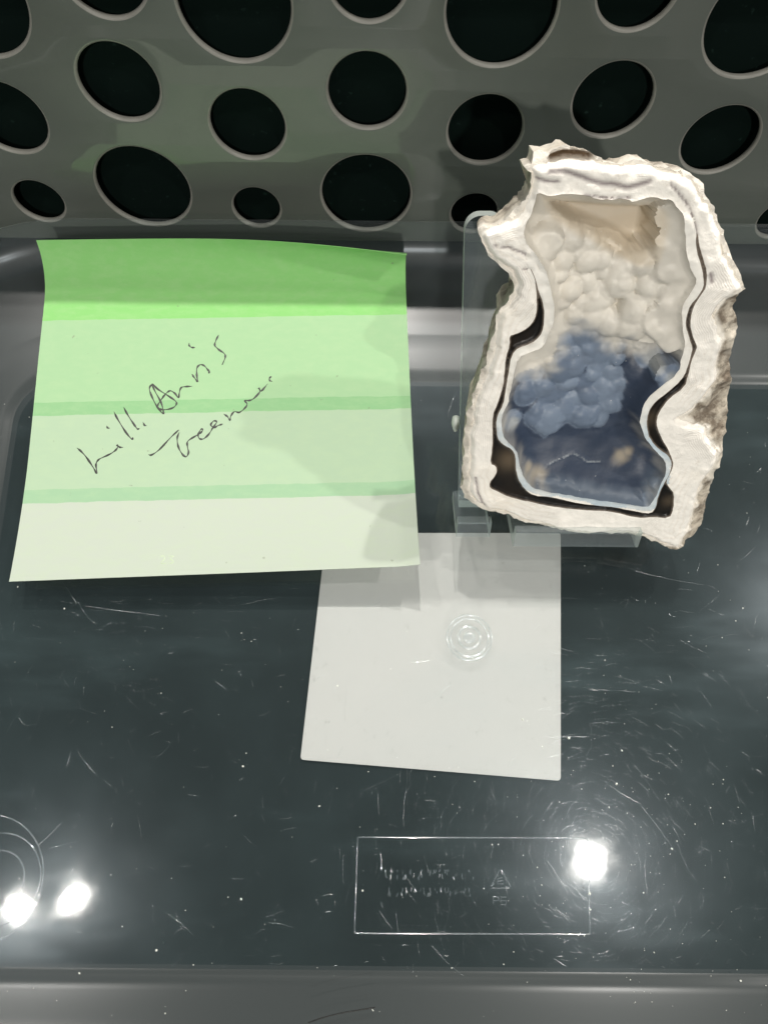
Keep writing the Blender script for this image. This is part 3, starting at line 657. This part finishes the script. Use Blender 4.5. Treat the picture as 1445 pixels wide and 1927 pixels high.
def m_crust():
    t = NT('rough_grey_crust'); c = t.coord()
    n1 = t.noise(c, 330, 5, .7); n2 = t.noise(c, 110, 3)
    base = t.mix(t.rng(n1, .38, .62), (0.17, 0.135, 0.10), (0.55, 0.49, 0.40)); base = t.mix(t.rng(n2, .52, .66, 0, .8), base, (0.74, 0.69, 0.60))
    base = t.mix(t.rng(t.noise(c, 800, 3), .60, .72, 0, .7), base, (0.13, 0.105, 0.08))
    base = t.mix(t.attr('whiteness'), base, (0.82, 0.77, 0.69)); base = t.mix(t.attr('pit'), base, (0.13, 0.08, 0.04))
    return t.done(t.principled(Base_Color=base, Roughness=0.85, Normal=t.bump(n1, .8, .0007)))
def m_dark():
    t = NT('dark_chalcedony'); c = t.coord()
    base = t.mix(t.rng(t.noise(c, 200, 3), .4, .75, 0, .5), (0.006, 0.005, 0.0045), (0.028, 0.018, 0.011)); base = t.mix(t.attr('brown'), base, (0.115, 0.085, 0.055))
    e = t.rng(t.attr('edge'), 0.0, 0.32, 0.55, 0.0); base = t.mix(e, base, (0.30, 0.24, 0.19))
    return t.done(t.principled(Base_Color=base, Roughness=0.38, Specular_IOR_Level=0.35))
def m_shell():
    t = NT('pale_shell'); c = t.coord()
    base = t.mix(t.math('MULTIPLY', t.attr('rimblue'), t.rng(t.noise(c, 160, 3), .3, .65, .35, 1.0)), (0.86, 0.83, 0.77), (0.50, 0.60, 0.67)); base = t.mix(t.rng(t.noise(c, 350, 4), .55, .75, 0, .45), base, (0.62, 0.56, 0.48))
    return t.done(t.principled(Base_Color=base, Roughness=0.5, Subsurface_Weight=0.15, Subsurface_Radius=(.001, .001, .001), Subsurface_Scale=0.6, Normal=t.bump(t.noise(c, 900, 3), .3, .0002)))
def m_cav():
    t = NT('botryoidal_chalcedony'); c = t.coord()
    white = t.mix(t.rng(t.noise(c, 130, 3), .35, .7, 0, .6), (0.76, 0.72, 0.645), (0.64, 0.60, 0.53)); white = t.mix(t.math('MULTIPLY', t.math('MULTIPLY', t.attr('tone'), t.attr('bub')), .5), white, (0.62, 0.585, 0.52)); white = t.mix(t.math('MULTIPLY', t.attr('tan_shade'), .6), white, (0.64, 0.53, 0.38))
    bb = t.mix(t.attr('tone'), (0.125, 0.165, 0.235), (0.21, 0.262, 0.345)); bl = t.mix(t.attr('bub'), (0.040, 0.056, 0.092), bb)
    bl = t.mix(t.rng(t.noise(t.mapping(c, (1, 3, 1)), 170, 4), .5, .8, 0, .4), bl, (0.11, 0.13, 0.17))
    bl = t.mix(t.attr('ledge'), bl, (0.23, 0.28, 0.34)); col_ = t.mix(t.attr('blue'), white, bl); col_ = t.mix(t.math('MULTIPLY', t.attr('tan'), .65), col_, (0.50, 0.42, 0.30)); col_ = t.mix(t.math('MULTIPLY', t.attr('paleb'), .75), col_, (0.46, 0.47, 0.46))
    col_ = t.mix(t.math('MULTIPLY', t.attr('crack'), t.rng(t.noise(c, 900, 2), .3, .6)), col_, (0.62, 0.66, 0.68))
    sp = t.rng(t.noise(c, 1600, 1), .78, .82); col_ = t.mix(t.math('MULTIPLY', sp, .5), col_, (0.8, 0.82, 0.85))
    return t.done(t.principled(Base_Color=col_, Roughness=0.42, Specular_IOR_Level=0.35, Subsurface_Weight=0.08, Subsurface_Radius=(.0012, .0012, .0013), Subsurface_Scale=0.7,
                               Normal=t.bump(t.noise(c, 1300, 3, .6), .22, .00015)))
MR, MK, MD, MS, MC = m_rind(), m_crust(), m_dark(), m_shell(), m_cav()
agate = empty('agate_geode')
tag(agate, 'open agate geode with white banded rind and blue grey bubbly hollow on clear easel', 'geode')
agate.matrix_world = Matrix.Translation(Vector(AO * S)) @ Matrix(((1, 0, 0), (0, et[1], en[1]), (0, et[2], en[2]))).to_4x4()
def region(name, ids, m, attrs, extra=None):
    f = FF[np.isin(reg, ids)]; used = np.unique(f); mp = -np.ones(len(VV), int); mp[used] = np.arange(len(used))
    v3 = np.column_stack([VV[used], hgt[used]]); fl_ = mp[f].tolist()
    at = {k: a[used] for k, a in attrs.items()}
    if extra is not None: v3, fl_, at = extra(v3, fl_, at, mp)
    # faces wind so that they look out of the stone
    a, b, c_ = np.array(fl_[0][:3]); nz = np.cross(v3[b] - v3[a], v3[c_] - v3[a])[2]
    o = obj(name, v3, fl_, m, agate, smooth=60)
    for k, a in at.items(): attr(o, k, a)
    return o
region('rind', [0], MR, dict(depth_in=dF, streak=stk, pit=pit))
region('dark_band', [1], MD, dict(brown=np.clip(brown, 0, 1), edge=dD))
region('pale_shell', [2], MS, dict(rimblue=rimblue))
region('hollow', [3], MC, dict(blue=blue, bub=bub, tone=tone, tan=tan_, paleb=paleb, crack=crk, ledge=.45 * low * (1 - smoothstep(.2, 2.8, dC + 1.2 * N1.fbm(x, y, .35, 3))), tan_shade=np.clip(tan_shade * .6 * (u_in > -1) + .8 * smoothstep(.1, 1.2, u_in), 0, 1)))
BACK = -12.0
def skirt(v3, fl_, at, mp):
    nO = len(pO); v = v3.tolist(); cenO = pO.mean(0); wh = list(at['whiteness']); pt = list(at['pit'])
    n_ = Noise(31); h0s = hgt[ring_idx]; prev = list(range(len(v), len(v) + nO))
    for k in range(nO): v.append([pO[k][0], pO[k][1], h0s[k]]); wh.append(wht[ring_idx[k]]); pt.append(0)
    for li, (hh, sc_) in enumerate(((.25, 1.0), (.5, .985), (.75, .955), (1.0, .90), (1.0, .5))):
        cur = []
        for k in range(nO):
            h0 = h0s[k]; p = pO[k]; q = cenO + (p - cenO) * sc_; z = h0 + (BACK - h0) * hh
            if li < 4:
                r_ = .7 * n_.fbm(p[0] + z * .7, p[1] - z * .6, .6, 3); q = q + (p - cenO) / np.linalg.norm(p - cenO) * (r_ - .45)
            cur.append(len(v)); v.append([q[0], q[1], z]); wh.append(.15); pt.append(0)
        for k in range(nO):
            fl_.append([prev[k], prev[(k + 1) % nO], cur[(k + 1) % nO], cur[k]])
        prev = cur
    fl_.append(list(prev))
    return np.array(v), fl_, dict(whiteness=np.array(wh), pit=np.array(pt))
ring_idx = [int(np.argmin(np.hypot(*(VV - p).T))) for p in pO]
right_ = smoothstep(fp(1250, 800)[0], fp(1330, 800)[0], x) * (y < fp(1300, 545)[1])
wht = np.maximum(1 - smoothstep(.1, 1.4 - 1.0 * right_, dF + .8 * N1.fbm(x, y, .5, 3)), (y > fp(1000, 520)[1]) * .9 * (x < fp(1345, 400)[0])); wht = np.maximum(wht, (x < fp(1000, 600)[0]) * .55)
region('crust', [4], MK, dict(whiteness=wht, pit=pit), skirt)

# ------------------------------------------------------------------ clear acrylic easel
easel = empty('display_easel'); easel.matrix_world = agate.matrix_world.copy()
tag(easel, 'clear acrylic display easel holding the agate geode', 'easel')
PB = BACK - .3                                # front of the back plate
def slab(name, outline, h0, h1, parent=easel):
    n = len(outline); v = [(p[0], p[1], h1) for p in outline] + [(p[0], p[1], h0) for p in outline]
    f = [tuple(range(n)), tuple(reversed(range(n, 2 * n)))] + [(i, i + n, (i + 1) % n + n, (i + 1) % n) for i in range(n)]
    o = obj(name, v, f, [M['acrylic'], M['acrylic_edge']], parent); o.data.polygons.foreach_set('material_index', [0, 0] + [1] * n); return o
pl_top = fp(877, 405, PB); pl_bot = fp(858, 1000, PB); xl = (pl_top[0] + pl_bot[0]) / 2
tops = pl_top[1]; zfloor = 0.15
tb = (zfloor - AO[2] - en[2] * (PB - 2)) / et[2]      # where the plate meets the floor
def rarc(cx_, cy_, r_, a0, a1, n=7): return [(cx_ + r_ * math.cos(math.radians(a0 + (a1 - a0) * k / n)), cy_ + r_ * math.sin(math.radians(a0 + (a1 - a0) * k / n))) for k in range(n + 1)]
xr = xl + 35.0; hw = 5.4
lefttop = pl_top[0]; dxl = pl_bot[0] - pl_top[0]
outl = [(pl_bot[0], tb)] + [(p[0], p[1]) for p in rarc(lefttop + 2.2, tops - 2.2, 2.2, 180, 90)] + rarc(lefttop + hw - 1.8, tops - 1.8, 1.8, 90, 25, 5) + \
       rarc(xl + 17.5, tops - 4, 11.5, 170, 370, 14) + rarc(xr - 1.8 - hw + 3.6, tops - 1.8, 1.8, 155, 90, 5) + rarc(xr - 2.2, tops - 2.2, 2.2, 90, 0) + [(xr, tb)]
slab('back_plate', outl, PB - 2.0, PB)
def cross(name, x0, x1, prof2):                # a bar of constant section (t, h) from x0 to x1
    n = len(prof2); v = [(x0, p[0], p[1]) for p in prof2] + [(x1, p[0], p[1]) for p in prof2]
    f = [tuple(reversed(range(n))), tuple(range(n, 2 * n))] + [(i, (i + 1) % n, (i + 1) % n + n, i + n) for i in range(n)]
    o = obj(name, v, f, [M['acrylic'], M['acrylic_edge']], easel); o.data.polygons.foreach_set('material_index', [1, 1] + [0] * n); return o
lb = -1.2                                      # ledge level below the stone
def ledge_prof(front): return [(lb, PB + .02), (lb, front - .6), (lb + .25, front - .2), (lb + 2.3, front), (lb + 2.3, front + 1.6), (lb - 1.2, front + 1.6), (lb - 2.0, front + .8), (lb - 2.0, PB + .02)]
xA, xB, xC, xD = fp(857, 1020)[0], fp(922, 1020)[0], fp(964, 1020)[0], fp(1196, 1020)[0]
cross('ledge', xC, xD, ledge_prof(-.2)); cross('ledge', xA + .2, xB, ledge_prof(-2.5))
# rear strut that props the plate
zt_, zs = tops * .62, PB - 2.0
back_foot = np.array([0.0, 0, 0])
def to_local(p): q = np.asarray(p) - AO; return np.array([q @ ex, q @ et, q @ en])
top_w = AO + et * zt_ + en * zs + ex * (xl + 17.5)
foot_w = np.array([top_w[0], top_w[1] + 9.0, 0.15 + 1.1])
pts = [to_local(top_w + np.array([dx, 0, dz])) for dx in (-6, 6) for dz in (0, 2.2)] + [to_local(foot_w + np.array([dx, dy, 0])) for dx in (-6, 6) for dy in (0, 2.0)]
obj('rear_strut', pts, [(0, 1, 3, 2), (4, 6, 7, 5), (0, 4, 5, 1), (2, 3, 7, 6), (0, 2, 6, 4), (1, 5, 7, 3)], M['acrylic'], easel)
# small blob of dried glue on the left edge of the plate
gb = fp(860, 800, PB); gv = []; gf = []
for l, (z, k) in enumerate(((-1.6, .7), (-.9, 1.0), (0.0, .8), (.35, .35))):
    for j in range(10):
        a = j * math.pi / 5; gv.append((gb[0] - .2 + .75 * k * math.cos(a), gb[1] + 1.7 * k * math.sin(a) * (1 + .2 * math.sin(3 * a)), PB + z))
for l in range(3):
    for j in range(10): gf.append((l * 10 + j, l * 10 + (j + 1) % 10, l * 10 + 10 + (j + 1) % 10, l * 10 + 10 + j))
gf.append(tuple(range(30, 40)))
t = NT('dried_glue'); M['glue'] = t.done(t.principled(Base_Color=(0.46, 0.50, 0.46), Roughness=0.5))
obj('glue_blob', gv, gf, M['glue'], easel, smooth=60)

# ------------------------------------------------------------------ a loose dark fibre on the front rim of the box
q = catmull([(580, 1926), (605, 1917), (640, 1908), (675, 1902), (706, 1897)], 6); mb = MB()
mb.add(ridge([onz(px_, py_, 0.54) for px_, py_ in q], .09, .14)); t = NT('fibre'); M['fibre'] = t.done(t.principled(Base_Color=(0.012, 0.012, 0.011), Roughness=.6))
fo_ = onz(640, 1908, 0.5); fib_o = mb.build('loose_fibre', M['fibre'], None, fo_); fib_o.location = Vector(fo_) * S
tag(fib_o, 'thin dark curved hair lying on the front rim of the clear box', 'hair')
